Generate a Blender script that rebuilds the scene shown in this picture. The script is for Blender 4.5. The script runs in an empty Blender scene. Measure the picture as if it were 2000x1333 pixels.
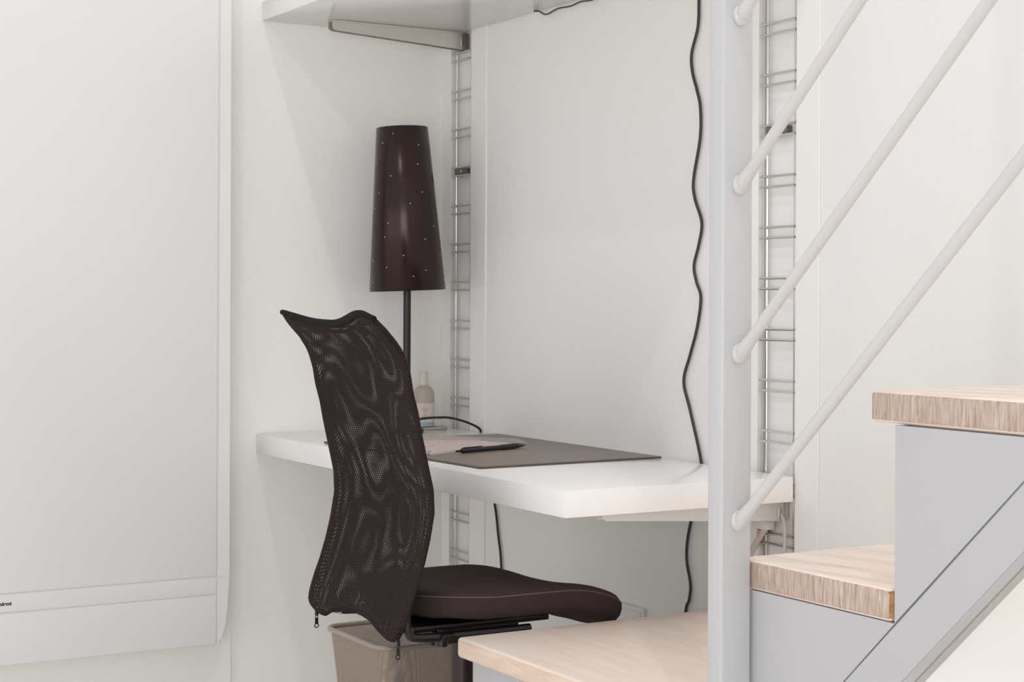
import bpy, bmesh, math, random
from mathutils import Vector, Matrix
random.seed(7)
S = bpy.context.scene
COL = S.collection
PI = math.pi

# ---------------------------------------------------------------- camera, world, lamps, exposure
th, roll = math.radians(30.5695), 0.0047
cam_d = bpy.data.cameras.new('camera')
cam_d.sensor_width = 36
cam_d.lens = 36 * 3306.2 / 2000
cam_d.shift_y = -(666.5 - 586.9) / 2000
cam_d.clip_start = 0.05
cam = bpy.data.objects.new('camera', cam_d)
COL.objects.link(cam)
fwd = Vector((-math.cos(th), math.sin(th), 0))
rgt = Vector((math.sin(th), math.cos(th), 0))
rot = Matrix((rgt, Vector((0, 0, 1)), -fwd)).transposed().to_4x4()
cam.matrix_world = Matrix.Translation((4.103, -2.2043, 1.088)) @ rot @ Matrix.Rotation(roll, 4, 'Z')
S.camera = cam

w = bpy.data.worlds.new('world')
S.world = w
w.use_nodes = True
w.node_tree.nodes['Background'].inputs[0].default_value = (0.975, 0.985, 1.0, 1)
w.node_tree.nodes['Background'].inputs[1].default_value = 0.77

def lamp_light(name, loc, power, col=(1, .985, .97), r=.03):
    l = bpy.data.lights.new(name, 'POINT')
    l.energy = power; l.color = col; l.shadow_soft_size = r
    o = bpy.data.objects.new(name, l); o.location = loc
    COL.objects.link(o)
lamp_light('ceiling_lamp_light', (3.17, -1.27, 4.13), 54)
lamp_light('ceiling_lamp_light', (2.6, -2.4, 3.77), 30, r=.05)
# added soft area fills, out of view, to brighten the niche and desk
def fill_light(loc, aim, sx, sy, power):
    wl = bpy.data.lights.new('fill_light', 'AREA')
    wl.shape = 'RECTANGLE'; wl.size = sx; wl.size_y = sy; wl.energy = power; wl.color = (.985, .99, 1)
    wo = bpy.data.objects.new('fill_light', wl)
    wo.location = loc
    wo.rotation_euler = (Vector(aim) - Vector(loc)).to_track_quat('-Z', 'Y').to_euler()
    COL.objects.link(wo)
fill_light((5.6, -3.6, .85), (.8, -.4, .7), 2.2, 2.0, 56)
fill_light((2.3, -4.9, .85), (1.2, 0, .75), 4.0, 1.6, 15)

S.view_settings.view_transform = 'Standard'
S.view_settings.look = 'None'
S.view_settings.gamma = 1
S.view_settings.use_curve_mapping = False
S.view_settings.exposure = -0.03
S.cycles.diffuse_bounces = 8
S.cycles.max_bounces = 16
S.cycles.transparent_max_bounces = 16

# ---------------------------------------------------------------- materials
def srgb(r, g, b):
    def f(c):
        c /= 255
        return c / 12.92 if c <= .04045 else ((c + .055) / 1.055) ** 2.4
    return (f(r), f(g), f(b), 1)

def mat(name, col, rough=.6, metal=0, bump=None, bscale=200, bstr=.1, coat=0, spec=.5, var=0, vscale=8):
    m = bpy.data.materials.new(name); m.use_nodes = True
    nt = m.node_tree; b = nt.nodes['Principled BSDF']
    b.inputs['Base Color'].default_value = col
    b.inputs['Roughness'].default_value = rough
    b.inputs['Metallic'].default_value = metal
    b.inputs['Coat Weight'].default_value = coat
    b.inputs['Specular IOR Level'].default_value = spec
    tc = nt.nodes.new('ShaderNodeTexCoord')
    if bump == 'noise':
        n = nt.nodes.new('ShaderNodeTexNoise'); n.inputs['Scale'].default_value = bscale
        n.inputs['Detail'].default_value = 3
        nt.links.new(tc.outputs['Object'], n.inputs['Vector'])
        bp = nt.nodes.new('ShaderNodeBump'); bp.inputs['Strength'].default_value = bstr
        bp.inputs['Distance'].default_value = .002
        nt.links.new(n.outputs['Fac'], bp.inputs['Height'])
        nt.links.new(bp.outputs['Normal'], b.inputs['Normal'])
    if var:
        n = nt.nodes.new('ShaderNodeTexNoise'); n.inputs['Scale'].default_value = vscale
        n.inputs['Detail'].default_value = 5
        nt.links.new(tc.outputs['Object'], n.inputs['Vector'])
        mx = nt.nodes.new('ShaderNodeMix'); mx.data_type = 'RGBA'
        mx.inputs[6].default_value = [c * (1 - var) for c in col[:3]] + [1]
        mx.inputs[7].default_value = [min(1, c * (1 + var)) for c in col[:3]] + [1]
        nt.links.new(n.outputs['Fac'], mx.inputs[0])
        nt.links.new(mx.outputs[2], b.inputs['Base Color'])
    return m

def wood(name, c1, c2, scale, rough=.45, streak=None, c3=None):
    m = bpy.data.materials.new(name); m.use_nodes = True
    nt = m.node_tree; b = nt.nodes['Principled BSDF']; b.inputs['Roughness'].default_value = rough
    tc = nt.nodes.new('ShaderNodeTexCoord'); mp = nt.nodes.new('ShaderNodeMapping')
    mp.inputs['Scale'].default_value = scale
    nt.links.new(tc.outputs['Object'], mp.inputs['Vector'])
    n = nt.nodes.new('ShaderNodeTexNoise'); n.inputs['Scale'].default_value = 1
    n.inputs['Detail'].default_value = 6; n.inputs['Roughness'].default_value = .62
    n.inputs['Distortion'].default_value = .4
    nt.links.new(mp.outputs[0], n.inputs['Vector'])
    cr = nt.nodes.new('ShaderNodeValToRGB')
    cr.color_ramp.elements[0].position = .32; cr.color_ramp.elements[0].color = c1
    cr.color_ramp.elements[1].position = .68; cr.color_ramp.elements[1].color = c2
    if c3:
        e = cr.color_ramp.elements.new(.5); e.color = c3
    nt.links.new(n.outputs['Fac'], cr.inputs[0])
    nt.links.new(cr.outputs[0], b.inputs['Base Color'])
    return m

def weave(name, dark, light, pu, pv, hole, rough=.6, metal=0, hexa=True, alpha=True, spec=.5):
    """woven or perforated sheet: UV in metres, real holes by alpha"""
    m = bpy.data.materials.new(name); m.use_nodes = True
    nt = m.node_tree; b = nt.nodes['Principled BSDF']; out = nt.nodes['Material Output']
    b.inputs['Roughness'].default_value = rough; b.inputs['Metallic'].default_value = metal
    b.inputs['Specular IOR Level'].default_value = spec
    uv = nt.nodes.new('ShaderNodeUVMap'); sx = nt.nodes.new('ShaderNodeSeparateXYZ')
    nt.links.new(uv.outputs[0], sx.inputs[0])
    def M(op, a, b_=None):
        q = nt.nodes.new('ShaderNodeMath'); q.operation = op
        for i, v in enumerate((a, b_)):
            if v is None: continue
            if isinstance(v, (int, float)): q.inputs[i].default_value = v
            else: nt.links.new(v, q.inputs[i])
        return q.outputs[0]
    a = M('MULTIPLY', sx.outputs[0], 2 * PI / pu); c = M('MULTIPLY', sx.outputs[1], 2 * PI / pv)
    if hexa:      # staggered holes
        h = M('MULTIPLY', M('SINE', a), M('SINE', c))
    else:
        h = M('MULTIPLY', M('SINE', M('ADD', a, c)), M('SINE', M('SUBTRACT', a, c)))
    mx = nt.nodes.new('ShaderNodeMix'); mx.data_type = 'RGBA'
    mx.inputs[6].default_value = dark; mx.inputs[7].default_value = light
    f = M('ADD', M('MULTIPLY', M('COSINE', M('MULTIPLY', a, 2)), .25), M('ADD', .5, M('MULTIPLY', M('COSINE', M('MULTIPLY', c, 2)), .25)))
    nt.links.new(f, mx.inputs[0])
    nt.links.new(mx.outputs[2], b.inputs['Base Color'])
    bpn = nt.nodes.new('ShaderNodeBump'); bpn.inputs['Strength'].default_value = .5
    bpn.inputs['Distance'].default_value = .001
    nt.links.new(f, bpn.inputs['Height']); nt.links.new(bpn.outputs[0], b.inputs['Normal'])
    if alpha:
        g = M('GREATER_THAN', h, hole)
        tr = nt.nodes.new('ShaderNodeBsdfTransparent'); ms = nt.nodes.new('ShaderNodeMixShader')
        nt.links.new(g, ms.inputs[0]); nt.links.new(b.outputs[0], ms.inputs[1]); nt.links.new(tr.outputs[0], ms.inputs[2])
        nt.links.new(ms.outputs[0], out.inputs['Surface'])
    return m

M_wallL = mat('left_wall_paint', srgb(242, 241, 238), .85, bump='noise', bscale=260, bstr=.35)
M_wallB = mat('back_wall_paint', srgb(237, 236, 234), .75, bump='noise', bscale=260, bstr=.3)
M_trim = mat('trim_paint', srgb(241, 239, 236), .45)
M_floor = wood('floor_boards', srgb(234, 228, 221), srgb(242, 237, 231), (2, 30, 2))
M_lacq = mat('white_lacquer', srgb(248, 246, 244), .16, spec=.35)
M_heat = mat('heater_enamel', srgb(231, 230, 230), .28)
M_heatdark = mat('heater_gap', srgb(222, 220, 217), .6)
M_ink = mat('black_ink', srgb(30, 28, 28), .5)
M_chrome = mat('chrome', srgb(214, 212, 209), .22, 1)
M_steel = mat('brushed_steel', srgb(214, 209, 204), .38, .85, bump='noise', bscale=90, bstr=.05)
M_dsteel = mat('dark_fitting', srgb(122, 112, 108), .4, .7)
M_white = mat('white_plastic', srgb(228, 226, 222), .4)
M_paint = mat('light_grey_steel_paint', srgb(198, 198, 199), .35)
M_rail = mat('rail_paint', srgb(207, 205, 204), .3)
M_panel = mat('stair_panel_grey', srgb(190, 189, 192), .3)
M_under = mat('stringer_inner', srgb(184, 182, 178), .5)
M_riser = mat('white_riser', srgb(244, 242, 239), .6)
M_blk = mat('black_metal', srgb(24, 20, 20), .3)
M_blkp = mat('black_plastic', srgb(30, 27, 28), .4)
M_cord = mat('dark_rubber', srgb(58, 53, 52), .5)
M_shade = mat('dark_brown_lacquered_metal', srgb(52, 38, 36), .23, .55)
M_pin = mat('pinhole_light', srgb(240, 235, 228), .5)
M_blot = mat('brown_leatherette', srgb(134, 122, 114), .5, var=.08, vscale=30, bump='noise', bscale=900, bstr=.1)
M_blotin = mat('blotter_edge', srgb(98, 87, 81), .5)
M_seat = mat('seat_fabric', srgb(63, 50, 50), .9, bump='noise', bscale=1600, bstr=.5, var=.12, vscale=60, spec=.2)
M_seam = mat('seam_thread', srgb(98, 84, 86), .9)
M_mesh = weave('woven_mesh', srgb(18, 11, 12), srgb(62, 48, 49), .0080, .0080, .60, rough=.7, spec=.12)
M_edge = mat('mesh_binding', srgb(34, 25, 26), .8, bump='noise', bscale=900, bstr=.6, spec=.15)
M_bin = weave('bin_wire_mesh', srgb(140, 122, 110), srgb(190, 172, 159), .0042, .0050, .40, rough=.45, metal=.25, hexa=False)
M_rim = mat('bin_rim_metal', srgb(176, 160, 148), .35, .45)
M_col = mat('column_brown', srgb(60, 46, 44), .35, .3)
M_beige = mat('beige_strip', srgb(176, 158, 138), .7)
M_woodtop = wood('pale_oiled_beech', srgb(242, 220, 204), srgb(250, 236, 225), (5, 60, 60), .45)
M_woodend = wood('tread_end_grain', srgb(166, 136, 118), srgb(210, 194, 182), (240, 240, 26), .6, c3=srgb(190, 170, 156))
M_woodend1 = wood('pale_tread_side', srgb(224, 194, 172), srgb(242, 222, 206), (8, 60, 60), .5)
M_raw = wood('raw_brown_end', srgb(140, 92, 48), srgb(186, 136, 84), (30, 30, 140), .7)
M_paper = mat('paper', srgb(226, 216, 212), .7)
M_coaster = mat('grey_stone_coaster', srgb(178, 170, 160), .7, var=.1, vscale=60)
M_teal = mat('teal_band', srgb(150, 196, 190), .5)
M_outlet = mat('socket_plastic', srgb(226, 225, 222), .3)
M_conduit = mat('beige_cable', srgb(206, 196, 188), .5)

# clear bottle plastic
M_bottle = mat('milky_bottle', srgb(214, 200, 186), .25)
M_bottle.node_tree.nodes['Principled BSDF'].inputs['Transmission Weight'].default_value = .35

# printed page
def page_mat():
    m = mat('printed_page', srgb(214, 198, 194), .6)
    nt = m.node_tree; b = nt.nodes['Principled BSDF']
    tc = nt.nodes.new('ShaderNodeTexCoord'); mp = nt.nodes.new('ShaderNodeMapping')
    mp.inputs['Rotation'].default_value = (0, 0, math.radians(20)); mp.inputs['Scale'].default_value = (40, 420, 1)
    n = nt.nodes.new('ShaderNodeTexNoise'); n.inputs['Scale'].default_value = 1; n.inputs['Detail'].default_value = 2
    cr = nt.nodes.new('ShaderNodeValToRGB')
    cr.color_ramp.elements[0].position = .38; cr.color_ramp.elements[0].color = srgb(168, 138, 134)
    cr.color_ramp.elements[1].position = .52; cr.color_ramp.elements[1].color = srgb(216, 200, 196)
    nt.links.new(tc.outputs['Object'], mp.inputs[0]); nt.links.new(mp.outputs[0], n.inputs['Vector'])
    nt.links.new(n.outputs['Fac'], cr.inputs[0]); nt.links.new(cr.outputs[0], b.inputs['Base Color'])
    return m
M_page = page_mat()

# ---------------------------------------------------------------- helpers
def box(bm, x0, x1, y0, y1, z0, z1, bev=0, seg=2, mi=0):
    r = bmesh.ops.create_cube(bm, size=1)
    vs = r['verts']
    for v in vs:
        v.co = Vector(((x0 + x1) / 2 + v.co.x * (x1 - x0), (y0 + y1) / 2 + v.co.y * (y1 - y0), (z0 + z1) / 2 + v.co.z * (z1 - z0)))
    fs = {f for v in vs for f in v.link_faces}
    for f in fs: f.material_index = mi
    if bev:
        es = list({e for v in vs for e in v.link_edges})
        bmesh.ops.bevel(bm, geom=es, offset=bev, segments=seg, profile=.5, affect='EDGES')
    return bm

def B(*a, **k):
    return box(bmesh.new(), *a, **k)

def tube(bm, pts, r, n=10, closed=False, caps=True, uvs=False):
    pts = [Vector(p) for p in pts]
    rr = r if isinstance(r, (list, tuple)) else [r] * len(pts)
    N = len(pts); rings = []
    prev = None
    for i, p in enumerate(pts):
        if closed: t = pts[(i + 1) % N] - pts[i - 1]
        else: t = pts[min(i + 1, N - 1)] - pts[max(i - 1, 0)]
        t.normalize()
        if prev is None:
            a = Vector((0, 0, 1)) if abs(t.z) < .9 else Vector((1, 0, 0))
            u = t.cross(a).normalized()
        else:
            u = (prev - t * prev.dot(t)).normalized()
        prev = u; v = t.cross(u)
        rings.append([bm.verts.new(p + (u * math.cos(2 * PI * k / n) + v * math.sin(2 * PI * k / n)) * rr[i]) for k in range(n)])
    for i in range(N if closed else N - 1):
        a, b = rings[i], rings[(i + 1) % N]
        for k in range(n):
            bm.faces.new((a[k], a[(k + 1) % n], b[(k + 1) % n], b[k]))
    if caps and not closed:
        bm.faces.new(rings[0][::-1]); bm.faces.new(rings[-1])
    return bm

def smooth_path(pts, k=6):
    """Catmull-Rom"""
    P = [Vector(p) for p in pts]; out = []
    for i in range(len(P) - 1):
        p0 = P[max(i - 1, 0)]; p1 = P[i]; p2 = P[i + 1]; p3 = P[min(i + 2, len(P) - 1)]
        for j in range(k):
            t = j / k
            out.append(.5 * ((2 * p1) + (p2 - p0) * t + (2 * p0 - 5 * p1 + 4 * p2 - p3) * t * t + (3 * p1 - p0 - 3 * p2 + p3) * t ** 3))
    out.append(P[-1])
    return out

def lathe(bm, prof, c, n=48, mats=None):
    rings = []
    for r, z in prof:
        if r < 1e-5: rings.append([bm.verts.new((c[0], c[1], z))])
        else: rings.append([bm.verts.new((c[0] + r * math.cos(2 * PI * k / n), c[1] + r * math.sin(2 * PI * k / n), z)) for k in range(n)])
    for i in range(len(rings) - 1):
        a, b = rings[i], rings[i + 1]
        for k in range(n):
            k2 = (k + 1) % n
            if len(a) == 1 and len(b) == 1: continue
            if len(a) == 1: f = bm.faces.new((a[0], b[k2], b[k]))
            elif len(b) == 1: f = bm.faces.new((a[k], a[k2], b[0]))
            else: f = bm.faces.new((a[k], a[k2], b[k2], b[k]))
            if mats: f.material_index = mats[i]
    return bm

def extrude_poly(bm, poly, axis, a, b, mi=0):
    """poly: list of 2D points; axis 'Y' -> (x,z) polygon extruded y a..b"""
    def P(p, t):
        return {'Y': (p[0], t, p[1]), 'X': (t, p[0], p[1]), 'Z': (p[0], p[1], t)}[axis]
    A = [bm.verts.new(P(p, a)) for p in poly]; Bv = [bm.verts.new(P(p, b)) for p in poly]
    fs = [bm.faces.new(A), bm.faces.new(Bv[::-1])]
    n = len(poly)
    for i in range(n):
        fs.append(bm.faces.new((A[i], Bv[i], Bv[(i + 1) % n], A[(i + 1) % n])))
    for f in fs: f.material_index = mi
    return bm

def origin(o):
    v = Vector((0, 0, 0))
    while o is not None:
        v += o.location; o = o.parent
    return v

def obj(name, bm, mats, parent=None, smooth=True, angle=35, label=None):
    bmesh.ops.recalc_face_normals(bm, faces=bm.faces)
    if parent is not None:
        off = origin(parent)
        for v in bm.verts: v.co -= off
    me = bpy.data.meshes.new(name); bm.to_mesh(me); bm.free()
    for m in (mats if isinstance(mats, (list, tuple)) else [mats]): me.materials.append(m)
    o = bpy.data.objects.new(name, me); COL.objects.link(o)
    if parent is not None: o.parent = parent
    if smooth and len(me.polygons):
        me.polygons.foreach_set('use_smooth', [True] * len(me.polygons))
        me.set_sharp_from_angle(angle=math.radians(angle))
    if label: o['label'] = label
    return o

def thing(name, loc, label, cat, group=None):
    o = bpy.data.objects.new(name, None); COL.objects.link(o); o.location = loc
    o.empty_display_size = .05
    o['label'] = label; o['category'] = cat
    if group: o['group'] = group
    return o

def tag(o, label, cat, group=None):
    o['label'] = label; o['category'] = cat
    if group: o['group'] = group
    return o

def struct(name, bm, m, parent=None, smooth=False):
    o = obj(name, bm, m, parent, smooth=smooth)
    if parent is None: o['kind'] = 'structure'
    return o

# ---------------------------------------------------------------- the setting
ZT = 3.2
struct('floor', B(-.1, 6.5, -5, .12, -.1, 0), M_floor)
# left wall: niche part at x = 0, and the heater wall standing 15 mm proud of it
bm = bmesh.new()
extrude_poly(bm, [(-.1, .12), (0, .12), (0, -.6185), (.012, -.6185), (.012, -5), (-.1, -5)], 'Z', 0, ZT)
struct('wall_left', bm, M_wallL)
# back wall with two slots for the wire rails
SL = [(.045, .157), (1.368, 1.487)]
SD = .014
bm = bmesh.new()
box(bm, 0, 6.5, SD, .12, 0, ZT)
for a, b in ((0, SL[0][0]), (SL[0][1], SL[1][0]), (SL[1][1], 6.5)):
    box(bm, a, b, 0, SD, 0, ZT)
struct('wall_back', bm, M_wallB)
for i, (a, b) in enumerate(((.0005, .045), (.157, .239), (1.285, 1.368), (1.487, 1.557))):
    struct('trim_%d' % (i + 1), B(a, b, -.004, 0, 0, ZT, bev=.001, seg=1), M_trim)

# ---------------------------------------------------------------- wire rails in the slots
rung_me = None
def wire_rail(x0, x1, label, xl):
    global rung_me
    t = thing('wire_rail', ((x0 + x1) / 2, .0045, .0), label, 'rail', 'chrome wire rails in the wall slots')
    w_ = x1 - x0
    for x in (x0 + .020, x1 - .010):
        bm = bmesh.new()
        tube(bm, [(x, .0045, .005), (x, .0045, 2.6)], .0032, 10)
        obj('upright', bm, M_chrome, t)
    bm = bmesh.new(); tube(bm, [(x0 + .0045, .0085, .005), (x0 + .0045, .0085, 2.6)], .0026, 8)
    obj('side_wire', bm, M_steel, t)
    if rung_me is None:
        bm = bmesh.new(); tube(bm, [(-.054, 0, 0), (.054, 0, 0)], .0028, 8)
        o = obj('rung', bm, M_chrome, None); rung_me = o.data
        bpy.data.objects.remove(o)
    for k in range(-8, 15):
        for s in (-.0108, .0108):
            z = 1.643 - .1037 * k + s
            if not .02 < z < 2.58: continue
            r = bpy.data.objects.new('rung', rung_me); COL.objects.link(r)
            r.parent = t; r.location = (0.0, -.0058, z)
    zc = 1.643 - .1037 * 2
    bm = bmesh.new()
    box(bm, (x0 + x1) / 2 - .035, (x0 + x1) / 2 + .03, -.003, .0115, zc - .0075, zc + .0075, bev=.001)
    cl = obj('clip', bm, M_dsteel, t, label='dark metal clip between two rungs')
    bm = bmesh.new(); tube(bm, [((x0 + x1) / 2 + .004, -.0045, zc), ((x0 + x1) / 2 + .004, 0, zc)], .0045, 10)
    obj('screw', bm, M_chrome, cl)
wire_rail(SL[0][0], SL[0][1], 'chrome wire rail with paired rungs in the left wall slot behind the lamp', 0)
wire_rail(SL[1][0], SL[1][1], 'chrome wire rail with paired rungs in the right wall slot behind the stair post', 0)

# ---------------------------------------------------------------- shelf and desk slabs
ZD = .74
desk = obj('desk', B(.002, 1.4935, -.548, -.012, ZD - .05, ZD, bev=.0014), M_lacq)
tag(desk, 'thick glossy white wall-mounted desk top spanning the niche', 'desk')
shelf = obj('wall_shelf', B(.002, 1.58, -.536, -.008, 1.809, 1.859, bev=.0014), M_lacq)
tag(shelf, 'thick glossy white shelf above the lamp at the top of the niche', 'shelf')

def bracket(xc, ztop, yf, hf, hb, label, m, m2):
    t = thing('shelf_bracket', (xc, -.01, ztop - hb), label, 'bracket', 'steel arms under the slabs')
    for s in (-1, 1):
        bm = bmesh.new()
        poly = [(-.006, ztop - .001), (-.006, ztop - hb), (yf + .008, ztop - hf), (yf, ztop - hf + .006), (yf, ztop - .001)]
        x = xc + s * .0125
        extrude_poly(bm, poly, 'X', x - .0012, x + .0012)
        obj('side_plate', bm, m, t, smooth=False)
    bm = bmesh.new(); box(bm, xc - .018, xc + .018, yf, -.006, ztop - .0035, ztop - .0004, bev=.0008)
    obj('top_flange', bm, m, t)
    bm = bmesh.new(); box(bm, xc - .020, xc + .022, -.0055, .0085, ztop - hb + .001, ztop - .004, bev=.001)
    h = obj('wall_hook', bm, m2, t)
    bm = bmesh.new(); tube(bm, [(xc + .017, -.012, ztop - hb * .4), (xc + .017, -.012, ztop - hb + .008)], .002, 8)
    obj('locking_pin', bm, M_chrome, h)
    return t
bracket(.1, 1.809, -.388, .026, .047, 'brushed steel arm under the upper shelf, on the left wire rail', M_steel, M_dsteel)
bracket(1.432, ZD - .05, -.435, .018, .044, 'pale steel arm under the right end of the desk', mat('pale_steel', srgb(222, 222, 220), .4, .2), M_steel)
bracket(.1, ZD - .05, -.435, .018, .044, 'steel arm under the left end of the desk behind the chair', M_steel, M_dsteel)

# ---------------------------------------------------------------- wall heater
HX = .10
ht = thing('wall_heater', (.012, -1.3, .22), 'large tall white panel heater on the left wall', 'heater')
YR = -.6565            # right edge
YL = -2.1
ys = -.690             # seam between front and side cap
def hpanel(name, y0, y1, z0, z1, x1=HX):
    return obj(name, B(.03, x1, y0, y1, z0, z1, bev=.0025, seg=3), M_heat, ht)
hpanel('front_panel', YL, ys, .397, 2.3)
hpanel('label_band', YL, ys, .352, .3935)
hpanel('lower_panel', YL, ys, .228, .3485)
bm = bmesh.new()
prof = [(ys + .0015, 2.3), (YR, 2.3), (YR, .41), (YR - .001, .38), (YR - .004, .33), (YR - .009, .28), (YR - .014, .248), (YR - .021, .234), (YR - .030, .228), (ys + .0015, .227)]
extrude_poly(bm, prof, 'X', .03, HX - .001)
es = [e for e in bm.edges if all(abs(v.co.x - (HX - .001)) < 1e-6 for v in e.verts)]
bmesh.ops.bevel(bm, geom=es, offset=.003, segments=2, affect='EDGES')
cap = obj('side_cap', bm, M_heat, ht)
obj('cap_seam', B(HX - .004, HX + .0003, ys + .002, YR - .0005, .3955, .3962), M_heatdark, cap, smooth=False)
obj('back_box', B(.0125, .032, YL + .03, YR - .035, .25, 2.27), M_heatdark, ht)
bm = bmesh.new(); box(bm, .034, HX - .003, YL + .004, ys + .006, .235, 2.29)
obj('inner_case', bm, M_heatdark, ht, smooth=False)
tc = bpy.data.curves.new('lettering', 'FONT'); tc.body = 'noirot'; tc.size = .0150; tc.align_x = 'RIGHT'
tc.extrude = .0001; tc.offset = .0006; tc.space_character = 1.02
to = bpy.data.objects.new('lettering_tmp', tc); COL.objects.link(to)
me = bpy.data.meshes.new_from_object(to.evaluated_get(bpy.context.evaluated_depsgraph_get()))
bpy.data.objects.remove(to)
bm = bmesh.new(); bm.from_mesh(me)
for v in bm.verts:
    x, y, z = v.co
    v.co = Vector((HX + .0003 + z, -1.1955 + x * .98, .3690 + y * .80))
obj('lettering', bm, M_ink, ht, smooth=False, label='black lettering noirot')

# ---------------------------------------------------------------- desk lamp
LX, LY = .154, -.19
lp = thing('table_lamp', (LX, LY, ZD), 'black table lamp with a tall dark brown pierced metal cone shade', 'lamp')
obj('base', lathe(bmesh.new(), [(0, ZD + .0005), (.044, ZD + .0005), (.046, ZD + .005), (.044, ZD + .012), (.02, ZD + .018), (.012, ZD + .03), (0, ZD + .03)], (LX, LY), 48), M_blk, lp)
pole = obj('pole', tube(bmesh.new(), [(LX, LY, ZD + .02), (LX, LY, 1.26)], .0100, 16), M_blk, lp)
obj('bulb_holder', tube(bmesh.new(), [(LX, LY, 1.19), (LX, LY, 1.27)], .018, 16), M_blkp, lp)
obj('bulb', lathe(bmesh.new(), [(0, 1.27), (.012, 1.272), (.02, 1.30), (.03, 1.335), (.026, 1.36), (0, 1.378)], (LX, LY), 20), mat('frosted_bulb', srgb(236, 232, 224), .3), lp)
R0, R1, ZS0, ZS1 = .0985, .0665, 1.112, 1.538
tilt = Matrix.Translation((LX, LY, 1.14)) @ Matrix.Rotation(math.radians(-2.2), 4, fwd) @ Matrix.Translation((-LX, -LY, -1.14))
bm = bmesh.new()
lathe(bm, [(R0, ZS0), (R0 + .0012, ZS0 + .001), (R1 + .0012, ZS1 - .001), (R1, ZS1), (R1 - .0012, ZS1 - .001), (R0 - .0012, ZS0 + .001), (R0, ZS0)], (LX, LY), 72)
bmesh.ops.transform(bm, matrix=tilt, verts=bm.verts)
shade = obj('lamp_shade', bm, M_shade, lp, angle=60)
# pale discs on the shade; light through the holes is painted as colour
bm = bmesh.new()
rows = [(.96, 2, .6), (.88, 3, .2), (.79, 3, .9), (.69, 3, .5), (.60, 3, .05), (.50, 4, .75), (.40, 4, .35), (.30, 4, 0), (.20, 4, .6), (.12, 4, .2), (.06, 4, .8)]
for h, n, ph in rows:
    for k in range(n + 1):
        a = 2 * PI * (k + ph) / (n + 1) + random.uniform(-.2, .2)
        hh = h + random.uniform(-.03, .03)
        hh = min(.975, max(.03, hh))
        z = ZS0 + (ZS1 - ZS0) * hh; r = R0 + (R1 - R0) * hh + .0013
        c = Vector((LX + r * math.cos(a), LY + r * math.sin(a), z)); nrm = Vector((math.cos(a), math.sin(a), .07)).normalized()
        tube(bm, [c - nrm * .0006, c + nrm * .0003], .0013, 8)
bmesh.ops.transform(bm, matrix=tilt, verts=bm.verts)
ph_ = obj('lit_pinhole_dots', bm, M_pin, shade, label='pale dots scattered over the shade, painted as light through its holes'); ph_['kind'] = 'stuff'
# lamp cord: leaves the base, arches over the desk edge and hangs down the wall
bm = bmesh.new()
pts = smooth_path([(.235, -.215, .7435), (.218, -.23, .745), (.190, -.225, .752), (.172, -.19, .770), (.175, -.15, .7776), (.1816, -.105, .7793), (.1918, -.08, .7778), (.2071, -.05, .7697), (.2177, -.025, .7588), (.222, -.010, .7493), (.224, -.0062, .738), (.235, -.0065, .70), (.262, -.0065, .64), (.30, -.0065, .555), (.318, -.0065, .48), (.334, -.0065, .40), (.34, -.0065, .2), (.345, -.01, .03), (.36, -.03, .006), (.42, -.08, .005)])
tube(bm, pts, .0032, 8)
obj('cord', bm, M_blk, lp)

# ---------------------------------------------------------------- wall cables
def cable(name, pts, r, m, label, cat='cable'):
    bm = bmesh.new(); tube(bm, smooth_path(pts), r, 8)
    return tag(obj(name, bm, m), label, cat)
cable('cable', [(1.166, -.0055, 1.808), (1.166, -.0055, 1.737), (1.163, -.0055, 1.68), (1.141, -.0055, 1.625), (1.144, -.0055, 1.585), (1.160, -.0055, 1.545), (1.173, -.0055, 1.505), (1.173, -.0055, 1.44), (1.150, -.0055, 1.352), (1.155, -.0055, 1.31), (1.180, -.0055, 1.257), (1.170, -.0055, 1.21), (1.153, -.0055, 1.165), (1.162, -.0055, 1.13), (1.178, -.0055, 1.095), (1.165, -.0055, 1.03), (1.140, -.0055, .97), (1.118, -.0055, .913), (1.142, -.0055, .85), (1.182, -.0055, .742), (1.180, -.0055, .69), (1.148, -.0055, .615), (1.133, -.0055, .56), (1.133, -.0055, .52), (1.146, -.0055, .474), (1.141, -.0055, .44), (1.127, -.0055, .40), (1.11, -.0055, .2), (1.11, -.0055, .006)],
      .0033, M_cord, 'long wavy dark grey cable hanging down the back wall')
cable('loose_wire', [(.505, -.02, 1.8075), (.515, -.0105, 1.8065), (.535, -.009, 1.797), (.552, -.008, 1.795), (.60, -.008, 1.8015), (.655, -.008, 1.799), (.70, -.008, 1.803), (.75, -.008, 1.7995), (.80, -.008, 1.805)],
      .0018, M_cord, 'short thin black wire under the back of the upper shelf', 'wire')

# ---------------------------------------------------------------- desk things
# blotter
bl = thing('desk_blotter', (.66, -.26, ZD), 'brown leatherette desk blotter lying on the desk under the booklet', 'blotter')
def rotrect(bm, cs, z0, z1, bev=.0006, mi=0):
    extrude_poly(bm, cs, 'Z', z0, z1, mi)
    return bm
P4 = [(1.0715, -.487), (1.052, -.018), (.335, -.018), (.352, -.513)]
obj('base_sheet', rotrect(bmesh.new(), P4, ZD + .0003, ZD + .0024), M_blotin, bl, smooth=False)
def inset(ps, d):
    c = Vector((sum(p[0] for p in ps) / 4, sum(p[1] for p in ps) / 4))
    return [tuple(Vector(p) + (c - Vector(p)).normalized() * d) for p in ps]
obj('top_sheet', rotrect(bmesh.new(), inset(P4, .0015), ZD + .0028, ZD + .0048), M_blot, bl, smooth=False)
obj('front_edge', tube(bmesh.new(), [(.352, -.513, ZD + .0025), (1.0715, -.487, ZD + .0025)], .0022, 6), M_blotin, bl)
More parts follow.
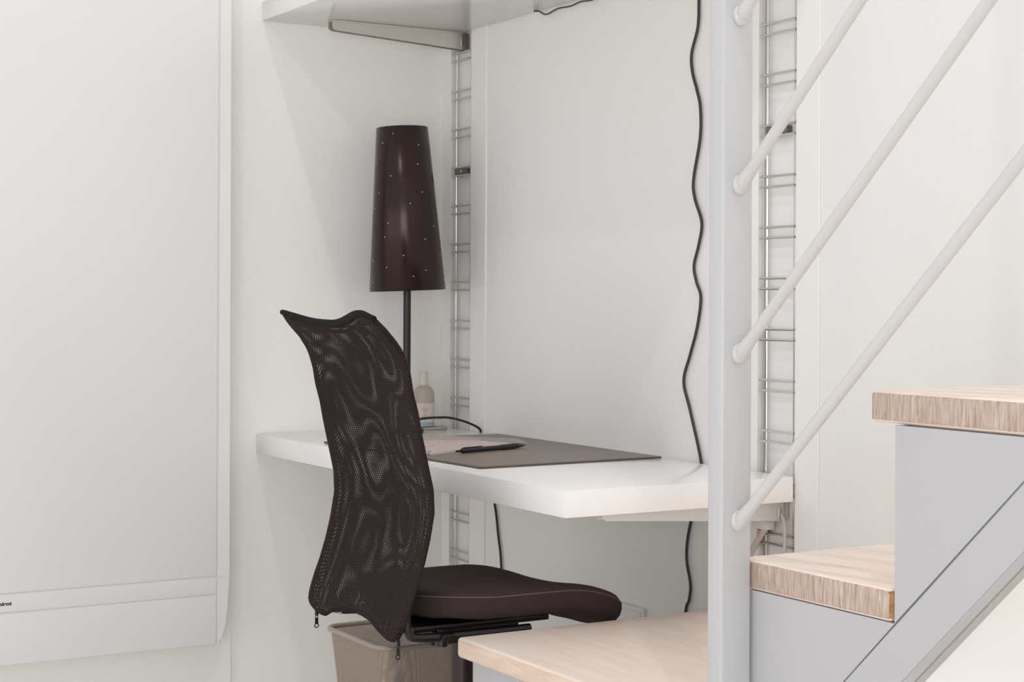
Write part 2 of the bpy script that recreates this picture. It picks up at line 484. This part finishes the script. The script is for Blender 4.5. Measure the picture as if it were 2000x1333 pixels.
obj('side_edge', tube(bmesh.new(), [(1.0715, -.487, ZD + .0025), (1.052, -.018, ZD + .0025)], .0022, 6), M_blotin, bl)
ZB = ZD + .0052
# booklet
bk = thing('open_booklet', (.60, -.28, ZB), 'open spiral-bound booklet with pale printed pages on the blotter', 'booklet')
c4 = [(.677, -.180), (.792, -.452), (.56, -.53), (.445, -.258)]
obj('page_block', rotrect(bmesh.new(), c4, ZB, ZB + .006), M_paper, bk, smooth=False)
bm = bmesh.new(); rotrect(bm, inset(c4, .013), ZB + .0062, ZB + .0065)
obj('printed_page', bm, M_page, bk, smooth=False)
# raised leaf along the far side, curling up
bm = bmesh.new()
A, D = Vector((.66, -.125)), Vector((.47, -.40))
side = Vector((-.16, .035))
grid = []
for i in range(13):
    row = []
    p = A.lerp(D, i / 12)
    for j in range(9):
        s = j / 8
        q = p + side * s
        z = ZB + .003 + .014 * math.sin(PI * min(1, s * 1.05)) * (.35 + .65 * i / 12)
        row.append(bm.verts.new((q.x, q.y, z)))
    grid.append(row)
for i in range(12):
    for j in range(8):
        bm.faces.new((grid[i][j], grid[i + 1][j], grid[i + 1][j + 1], grid[i][j + 1]))
r_ = bmesh.ops.solidify(bm, geom=bm.faces[:], thickness=.0006)
obj('raised_leaf', bm, M_paper, bk)
a, b = Vector((.792, -.452)), Vector((.56, -.53))
a2, b2 = Vector((.7925, -.453)), Vector((.735, -.318))
for k in range(16):
    p = a.lerp(b, (k + .5) / 16)
    bm = bmesh.new()
    tube(bm, [(p.x + .003 * math.cos(q) * .3, p.y + .004 * math.cos(q), ZB + .0045 + .0035 * math.sin(q)) for q in [2 * PI * i / 10 for i in range(10)]], .0008, 5, closed=True)
    obj('ring', bm, M_dsteel, bk)
# pen
pn = thing('pen', (.73, -.28, ZB), 'black ballpoint pen with a clip lying beside the booklet', 'pen')
p0, p1 = Vector((.7488 + .052, -.392, ZB + .0062)), Vector((.735, -.178, ZB + .0062))
def along(t): return p0.lerp(p1, t)
obj('barrel', tube(bmesh.new(), [along(t) for t in (.05, .06, .3, .62)], [.0045, .0056, .0058, .0058], 12), M_blkp, pn)
obj('grip', tube(bmesh.new(), [along(t) for t in (.62, .63, .8, .88)], [.006, .0063, .0064, .0056], 12), mat('soft_grip', srgb(52, 44, 44), .8), pn)
obj('tip', tube(bmesh.new(), [along(t) for t in (.88, .96, 1.0)], [.0054, .0026, .0008], 12), M_blkp, pn)
obj('button', tube(bmesh.new(), [along(t) for t in (-.02, .05)], [.0024, .0026], 10), M_blk, pn)
up = Vector((0, 0, .0065))
obj('clip', tube(bmesh.new(), [along(.06) + up * .6, along(.08) + up, along(.34) + up, along(.36) + up * .85], .0012, 6), M_blk, pn)
# coaster and bottle
co = tag(obj('coaster', lathe(bmesh.new(), [(0, ZD + .0003), (.040, ZD + .0003), (.042, ZD + .003), (.041, ZD + .0065), (0, ZD + .0072)], (.072, -.072), 40), M_coaster), 'round flat grey stone coaster in the back corner of the desk', 'coaster')
ZC = ZD + .0075
bt = thing('bottle', (.062, -.092, ZC), 'milky plastic bottle with a tall cap standing on the coaster', 'bottle')
c = (.062, -.092)
obj('body', lathe(bmesh.new(), [(0, ZC), (.027, ZC), (.029, ZC + .003), (.029, ZC + .082), (.027, ZC + .094), (.021, ZC + .104), (.013, ZC + .108), (.0125, ZC + .112), (0, ZC + .112)], c, 32), M_bottle, bt)
obj('cap', lathe(bmesh.new(), [(0, ZC + .112), (.0125, ZC + .112), (.0125, ZC + .116), (.0115, ZC + .145), (.0095, ZC + .149), (0, ZC + .149)], c, 28), mat('cap_plastic', srgb(214, 206, 196), .35), bt)
lb = obj('label', lathe(bmesh.new(), [(.0292, ZC + .012), (.0294, ZC + .012), (.0294, ZC + .064), (.0292, ZC + .064)], c, 32), mat('bottle_label', srgb(222, 208, 206), .6), bt, label='pale pink printed label')
obj('label_band', lathe(bmesh.new(), [(.0292, ZC + .002), (.0295, ZC + .002), (.0295, ZC + .011), (.0292, ZC + .011)], c, 32), M_teal, bt, label='teal band at the foot')
# small hazard diamond printed on the label
bm = bmesh.new()
ang = math.atan2(-2.2, 4.1)
def onlab(u, z): 
    a_ = ang + .15 + u / .0296
    return Vector((c[0] + .0297 * math.cos(a_), c[1] + .0297 * math.sin(a_), ZC + z))
for cz in (.046, .026):
    q = [onlab(0, cz + .008), onlab(.008, cz), onlab(0, cz - .008), onlab(-.008, cz)]
    tube(bm, q, .0005, 4, closed=True)
    tube(bm, [onlab(0, cz + .003), onlab(0, cz - .002)], .001, 4)
obj('warning_mark', bm, mat('red_print', srgb(168, 92, 84), .6), lb)

# ---------------------------------------------------------------- socket, adapter, cables under the desk
sk = thing('wall_socket', (.93, -.002, .33), 'pale double wall socket low on the back wall behind the chair seat', 'socket')
obj('housing', B(.84, .974, -.010, -.0005, .26, .394, bev=.0015), M_outlet, sk)
obj('cover_plate', B(.85, .965, -.0125, -.010, .27, .384, bev=.001), M_outlet, sk)
ad = thing('power_adapter', (1.405, -.01, .63), 'small white adapter block under the right end of the desk', 'adapter')
obj('housing', B(1.381, 1.425, -.026, -.003, .626, .6445, bev=.002), M_white, ad)
obj('socket_foot', B(1.378, 1.394, -.003, .010, .612, .640, bev=.001), M_dsteel, ad)
cable('flat_cable', [(1.412, -.014, .628), (1.40, -.014, .617), (1.375, -.010, .592), (1.35, -.008, .562), (1.33, -.007, .52), (1.325, -.008, .40), (1.325, -.01, .1), (1.325, -.01, .008)], .0062, M_conduit, 'thick beige cable running down left from the white adapter')
cable('white_cable', [(1.425, -.013, .640), (1.434, -.009, .655), (1.446, -.006, .660), (1.457, -.006, .650), (1.461, -.006, .625), (1.459, -.006, .57), (1.456, -.006, .50), (1.456, -.006, .47)], .0036, M_conduit, 'thin white cable looping down from the adapter in the right slot')

# ---------------------------------------------------------------- waste bin
wb = thing('waste_bin', (.785, -.525, 0), 'taupe wire mesh waste bin behind the chair under the desk', 'bin')
def rrect(hx, hy, r, cx, cy, z, n=8):
    pts = []
    for q, (sx, sy) in enumerate(((1, 1), (-1, 1), (-1, -1), (1, -1))):
        for k in range(n + 1):
            a_ = PI / 2 * q + PI / 2 * k / n
            pts.append(Vector((cx + sx * (hx - r) + r * math.cos(a_), cy + sy * (hy - r) + r * math.sin(a_), z)))
    return pts
def uvgrid(bm, rings, closed=True):
    uvl = bm.loops.layers.uv.verify()
    R = []
    for ring in rings: R.append([bm.verts.new(p) for p in ring])
    n = len(rings[0])
    v = 0
    mid = rings[len(rings) // 2]
    acc = [0]
    for k in range(n): acc.append(acc[-1] + (Vector(mid[(k + 1) % n]) - Vector(mid[k])).length)
    for i in range(len(R) - 1):
        dv = sum((Vector(rings[i + 1][k]) - Vector(rings[i][k])).length for k in range(n)) / n
        for k in range(n if closed else n - 1):
            k2 = (k + 1) % n
            f = bm.faces.new((R[i][k], R[i][k2], R[i + 1][k2], R[i + 1][k]))
            for lo, (uu, vv) in zip(f.loops, ((acc[k], v), (acc[k + 1], v), (acc[k + 1], v + dv), (acc[k], v + dv))):
                lo[uvl].uv = (uu, vv)
        v += dv
    return R
bx, by, hx, hy = .784, -.525, .144, .116
rings = []
for i in range(9):
    t = i / 8
    s = .74 + .26 * t
    rings.append(rrect(hx * s - .003, hy * s - .003, .034, bx, by, .012 + (.355 - .012) * t))
bm = bmesh.new(); uvgrid(bm, rings)
obj('mesh_wall', bm, M_bin, wb)
bm = bmesh.new(); tube(bm, rrect(hx, hy, .036, bx, by, .357), .0055, 10, closed=True)
obj('rim', bm, M_rim, wb)
bm = bmesh.new(); fl = rrect(hx * .74, hy * .74, .034, bx, by, 0)
extrude_poly(bm, [(p.x, p.y) for p in fl], 'Z', .0005, .012)
obj('bottom', bm, M_rim, wb)

# ---------------------------------------------------------------- office chair
CX, CY = 1.126, -.557
ch = thing('office_chair', (CX, CY, 0), 'black office chair with a curved mesh back and dark fabric seat', 'chair')
# backrest profile y(z), as seen from the side
prof = [(.440, -.782), (.455, -.793), (.470, -.798), (.496, -.792), (.527, -.782), (.558, -.770), (.600, -.757), (.640, -.747), (.692, -.738), (.735, -.740), (.778, -.750), (.839, -.764), (.880, -.772), (.915, -.782), (.950, -.788), (.978, -.797), (1.000, -.808), (1.020, -.824), (1.036, -.840), (1.050, -.853), (1.062, -.864)]
def prof_y(z):
    if z <= prof[0][0]: return prof[0][1]
    for (a_, b_), (c_, d_) in zip(prof, prof[1:]):
        if z <= c_:
            t = (z - a_) / (c_ - a_); return b_ + (d_ - b_) * t
    return prof[-1][1]
XL, XR = .905, 1.338
XM = (XL + XR) / 2; HW = (XR - XL) / 2
def keyed(ks, t):
    P = ks
    if t <= P[0][0]: return P[0][1]
    for i in range(len(P) - 1):
        if t <= P[i + 1][0]:
            p0 = P[max(i - 1, 0)][1]; p1 = P[i][1]; p2 = P[i + 1][1]; p3 = P[min(i + 2, len(P) - 1)][1]
            q = (t - P[i][0]) / (P[i + 1][0] - P[i][0])
            return .5 * (2 * p1 + (p2 - p0) * q + (2 * p0 - 5 * p1 + 4 * p2 - p3) * q * q + (3 * p1 - p0 - 3 * p2 + p3) * q ** 3)
    return P[-1][1]
def zbot(t):     # a lobe at each side, an arch in between
    return keyed([(-1, .482), (-.9, .4585), (-.72, .4505), (-.46, .467), (-.07, .480), (.19, .481), (.42, .474), (.58, .458), (.73, .4515), (.9, .463), (1, .487)], t)
def ztop(t):
    return 1.064 - keyed([(-1, 0), (-.74, .010), (-.42, .0185), (0, .021), (.2, .018), (.42, .011), (.63, .004), (.84, .001), (1, .009)], t)
def halfw(z):
    k = (z - .44) / .62
    w_ = HW
    if z < .52: w_ -= .006 * ((.52 - z) / .08) ** 2
    if z > 1.03: w_ -= .014 * ((z - 1.03) / .035) ** 2
    return w_
NV, NU = 60, 40
def sleeve_pt(u, s, side):
    """u -1..1 across, s 0..1 up, side -1 back face (towards -y) or +1 front"""
    z = zbot(u) + (ztop(u) - zbot(u)) * s
    hw = halfw(z)
    x = XM + hw * u
    th_ = .0085 * (max(0, 1 - abs(u) ** 18)) ** .5
    pin = .0035 * (1 - u * u) * math.sin(PI * min(1, s * 1.0))
    wr = (.0022 * math.sin(u * 3.3 + s * 10) + .0012 * math.sin(u * 6 - s * 13) + .0006 * math.sin(u * 12 + s * 19)) * (1 - abs(u) ** 4)
    endt = min(1, (1 - s) / .03 + .25) * min(1, s / .02 + .15)
    y = prof_y(z) + .022 * (1 - u * u) * math.sin(PI * s) * .9 + side * (th_ - pin) * endt + wr * side
    return Vector((x, y, z))
rings = []
for i in range(NV + 1):
    s = i / NV
    ring = [sleeve_pt(-math.cos(PI * k / NU), s, -1) for k in range(NU)] + [sleeve_pt(math.cos(PI * k / NU), s, 1) for k in range(NU)]
    rings.append(ring)
bm = bmesh.new(); R = uvgrid(bm, rings)
obj('mesh_back', bm, M_mesh, ch, angle=80)
# rolled binding over the top, and hem around the bottom
bm = bmesh.new()
tube(bm, [sleeve_pt(-1 + 2 * k / 40, 1, 0) + Vector((0, .001, -.002)) for k in range(41)], [.0052 + .0032 * min(1, min(k, 40 - k) / 5) for k in range(41)], 10)
obj('top_binding', bm, M_edge, ch)
bm = bmesh.new()
tube(bm, [sleeve_pt(-.97 + 1.94 * k / 40, 0, 0) + Vector((0, 0, .002)) for k in range(41)], .004, 8)
obj('hem', bm, M_edge, ch)
for sgn in (-1, 1):
    bm = bmesh.new()
    pts = [sleeve_pt(sgn * .965, s, 0) for s in [i / 24 for i in range(25)]]
    tube(bm, pts, .0048, 10)
    obj('back_tube', bm, M_edge, ch)
bm = bmesh.new(); tube(bm, [sleeve_pt(-.95 + 1.9 * k / 20, .97, 0) for k in range(21)], .0038, 8)
obj('top_tube', bm, M_edge, ch)
bm = bmesh.new()
pa = sleeve_pt(-.78, 0, 0)
box(bm, pa.x - .01, pa.x + .10, pa.y - .004, pa.y - .001, .466, .474, bev=.001)
obj('hem_strip', bm, M_beige, ch, label='beige strip inside the bottom hem')
def zip_pull(x, y, z):
    bm = bmesh.new()
    box(bm, x - .004, x + .004, y - .003, y + .003, z - .006, z + .004, bev=.001)
    o = obj('zip_slider', bm, M_blk, ch)
    bm = bmesh.new()
    # flat tab with a ring end, edge-on to the desk
    n = 12
    cz_ = z - .027
    tube(bm, [(x, y + .0044 * math.cos(2 * PI * k / n), cz_ + .0040 * math.sin(2 * PI * k / n)) for k in range(n)], .0012, 6, closed=True)
    box(bm, x - .0008, x + .0008, y - .0036, y + .0036, z - .0235, z - .0115, bev=.0005, seg=1)
    tube(bm, [(x, y + .0028 * math.cos(2 * PI * k / n), z - .009 + .003 * math.sin(2 * PI * k / n)) for k in range(n)], .001, 6, closed=True)
    obj('pull_tab', bm, M_blk, o)
pz = sleeve_pt(-.86, 0, 0); zip_pull(pz.x, pz.y, pz.z - .004)
pz = sleeve_pt(.86, 0, 0); zip_pull(pz.x + .004, pz.y, pz.z - .004)

# seat cushion
SX, SY, SHX, SHY = 1.118, -.4925, .220, .2325
def seat_z(x, y):
    z = .531
    t = max(0, (y - (-.46)) / .15)
    z -= .030 * t * t
    z += .010 * max(0, (-.60 - y) / .13) + .009 * (x - SX) / SHX
    z += -.010 * (1 - ((x - SX) / SHX) ** 2)
    z += .001 * ((x - SX) / SHX) ** 4 * math.exp(-((y + .37) / .07) ** 2)
    return z
NR, NA = 16, 96
def sup(a_, n=4.2):
    c_, s_ = math.cos(a_), math.sin(a_)
    return (math.copysign(abs(c_) ** (2 / n), c_), math.copysign(abs(s_) ** (2 / n), s_))
bm = bmesh.new()
rows = []
top = [(r, 0) for r in [0.0, .15, .3, .45, .6, .72, .82, .89, .94, .97]]
spec = [(r, 0.0) for r, _ in top] + [(.988, -.004), (.998, -.010), (1.0, -.018), (1.0, -.034), (.994, -.046), (.975, -.052), (.90, -.056), (.5, -.060), (0.0, -.060)]
for r, dz in spec:
    row = []
    if r == 0:
        row = [bm.verts.new((SX, SY, seat_z(SX, SY) + dz))]
    else:
        for k in range(NA):
            u, v = sup(2 * PI * k / NA)
            x, y = SX + SHX * u * r, SY + SHY * v * r
            z = seat_z(x, y) + dz
            if r > .82 and dz > -.02: z -= .006 * ((r - .82) / .18) ** 2
            if dz < -.03 and v > .3: y -= .022 * v * min(1, (-dz - .03) / .022) * r
            wob = .002 * math.sin(x * 60) * math.sin(y * 45) if dz < -.03 else 0
            row.append(bm.verts.new((x, y, z + wob)))
    rows.append(row)
for a_, b_ in zip(rows, rows[1:]):
    for k in range(NA):
        k2 = (k + 1) % NA
        if len(a_) == 1: bm.faces.new((a_[0], b_[k2], b_[k]))
        elif len(b_) == 1: bm.faces.new((a_[k], a_[k2], b_[0]))
        else: bm.faces.new((a_[k], a_[k2], b_[k2], b_[k]))
seat = obj('seat', bm, M_seat, ch, angle=80)
bm = bmesh.new(); pts = []
for k in range(NA):
    u, v = sup(2 * PI * k / NA)
    x, y = SX + (SHX - .0009) * u, SY + (SHY - .0009) * v
    pts.append((x, y, seat_z(x, y) - .0135))
tube(bm, pts, .0012, 6, closed=True)
obj('seam', bm, M_seam, seat)
obj('seat_plate', B(CX - .14, CX + .14, -.74, -.44, .458, .470, bev=.002), M_blk, ch)
for sgn in (-1, 1):
    bm = bmesh.new()
    x = CX + sgn * .165
    tube(bm, smooth_path([(x, -.766, .515), (x, -.768, .49), (x, -.764, .468), (x, -.74, .455), (x, -.60, .452), (x, -.50, .452)], 5), .0085, 8)
    ar = obj('back_arm', bm, M_blk, ch)
bm = bmesh.new(); box(bm, CX - .18, CX + .18, -.70, -.672, .447, .459, bev=.002)
cb = obj('cross_bar', bm, M_blk, ch)
bm = bmesh.new(); tube(bm, [(CX + .15, -.686, .4585), (CX + .15, -.686, .464)], .009, 12); tube(bm, [(CX + .15, -.686, .432), (CX + .15, -.686, .448)], .012, 12)
obj('clamp_bolt', bm, M_blk, cb)
obj('tilt_box', B(CX - .06, CX + .06, -.66, -.46, .412, .457, bev=.006), M_blkp, ch)
obj('column', tube(bmesh.new(), [(CX, CY, .08), (CX, CY, .25)], .028, 20), M_col, ch)
obj('piston', tube(bmesh.new(), [(CX, CY, .25), (CX, CY, .415)], .0225, 20), M_col, ch)
for k in range(5):
    a_ = math.radians(90 + 72 * k)
    d_ = Vector((math.cos(a_), math.sin(a_), 0))
    c_ = Vector((CX, CY, 0))
    bm = bmesh.new(); L = .208
    tube(bm, [c_ + d_ * .02 + Vector((0, 0, .10)), c_ + d_ * .12 + Vector((0, 0, .09)), c_ + d_ * L + Vector((0, 0, .066))], [.024, .02, .014], 10)
    lg = obj('base_leg', bm, M_blkp, ch)
    pside = Vector((-d_.y, d_.x, 0))
    e = c_ + d_ * L + Vector((0, 0, .0255))
    bm = bmesh.new()
    for s_ in (-1, 1): tube(bm, [e + pside * s_ * .005, e + pside * s_ * .017], .025, 16)
    tube(bm, [e, e + Vector((0, 0, .04))], .006, 8)
    obj('castor', bm, M_blkp, lg)

# ---------------------------------------------------------------- staircase
Y0 = -.70
st = thing('staircase', (2.2, -.35, 0), 'grey painted staircase with thick pale wooden treads at the right', 'staircase')
def tread(x0, x1, z1, thick, label=None, pale=False, notch=False):
    bm = bmesh.new()
    box(bm, x0, x1, Y0, -.006, z1 - thick, z1, bev=.007, seg=3)
    bm.normal_update()
    for f in bm.faces:
        if f.normal.y < -.8: f.material_index = 1
    return obj('tread', bm, [M_woodtop, M_woodend1 if pale else M_woodend], st, angle=50, label=label)
tread(1.3615, 2.236, .4655, .0375, 'lowest tread, a deep pale wooden platform', pale=True)
t2 = tread(2.195, 2.502, .7245, .043)
t3 = tread(2.4625, 2.84, .9755, .0415)
obj('end_chip', B(2.4915, 2.507, Y0 + .001, Y0 + .05, .686, .721, bev=.002), M_raw, t2, label='raw brown corner of the tread end')
# platform base
obj('platform_base', B(1.40, 2.25, Y0 + .012, -.02, .0005, .4275, bev=.002), M_panel, st)
for xr, za, zb in ((2.237, .4665, .6808), (2.503, .57, .9335)):
    obj('riser', B(xr, xr + .014, Y0 + .021, -.02, za, zb), M_riser, st, smooth=False)
# side panels between treads and stringer
def sline(x): return .5898 + .954 * (x - 2.4143)
PY0, PY1 = Y0, Y0 + .02
bm = bmesh.new()
xa = 2.4143 - (.5898 - .466) / .954
extrude_poly(bm, [(2.215, .4665), (2.215, .681), (2.5075, .681), (xa, .4665)], 'Y', PY0 + .002, PY1)
obj('side_panel', bm, M_panel, st, smooth=False)
bm = bmesh.new()
x3 = 2.5085
extrude_poly(bm, [(x3, sline(x3) + .001), (x3, .9325), (2.774, .9325)], 'Y', PY0 - .001, PY1)
bmesh.ops.bevel(bm, geom=[e for e in bm.edges if abs((e.verts[0].co - e.verts[1].co).z) > .1 and abs(e.verts[0].co.x - e.verts[1].co.x) < .001], offset=.002, segments=2, affect='EDGES')
obj('side_panel', bm, M_panel, st, smooth=False)
# stringer: outer plate and inner plate
def uline(x): return .612 + .954 * (x - 2.527)
g = .0012
for nm, y0_, y1_, d0, m_ in (('stringer', Y0 - .001, Y0 + .022, 0, M_panel), ('inner_stringer', Y0 + .0235, Y0 + .046, .001, M_under)):
    bm = bmesh.new()
    xs0 = 2.4143 - (.5898 - .467) / .954 + g; xs1 = 3.1
    xu0 = 2.527 - (.612 - .467) / .954
    extrude_poly(bm, [(xs0, .467), (xu0, .467 + d0), (xs1, uline(xs1) + d0), (xs1, sline(xs1) - g)], 'Y', y0_, y1_)
    bmesh.ops.bevel(bm, geom=[e for e in bm.edges if abs(e.verts[0].co.y - e.verts[1].co.y) < 1e-6 and abs(e.verts[0].co.z - e.verts[1].co.z) > .3], offset=.0025, segments=2, affect='EDGES')
    obj(nm, bm, m_, st, smooth=False)
# post
bm = bmesh.new(); box(bm, 2.193, 2.226, -.756, -.7025, .0005, 2.6, bev=.0045, seg=3)
post = obj('post', bm, M_paint, st)
# rails
for zr in (1.960, 1.725, 1.489, 1.252, 1.016, .782):
    bm = bmesh.new()
    y = -.727; X0 = 2.226
    sl = .925
    p = [(X0 - .001, y, zr - .001), (X0 + .006, y, zr + .001), (X0 + .013, y, zr + .007)]
    p += [(X0 + .03, y, zr + .022), (3.15, y, zr + .022 + sl * (3.15 - X0 - .03))]
    tube(bm, p, [.0085, .0112, .0100, .0082, .0082], 16)
    rl = obj('rail', bm, M_rail, st)
    bm = bmesh.new()
    bmesh.ops.create_uvsphere(bm, u_segments=20, v_segments=12, radius=.0135)
    for v in bm.verts: v.co = Vector((v.co.x * .62 + X0 + .002, v.co.y + y, v.co.z * 1.1 + zr - .001))
    obj('weld_knuckle', bm, M_rail, rl)
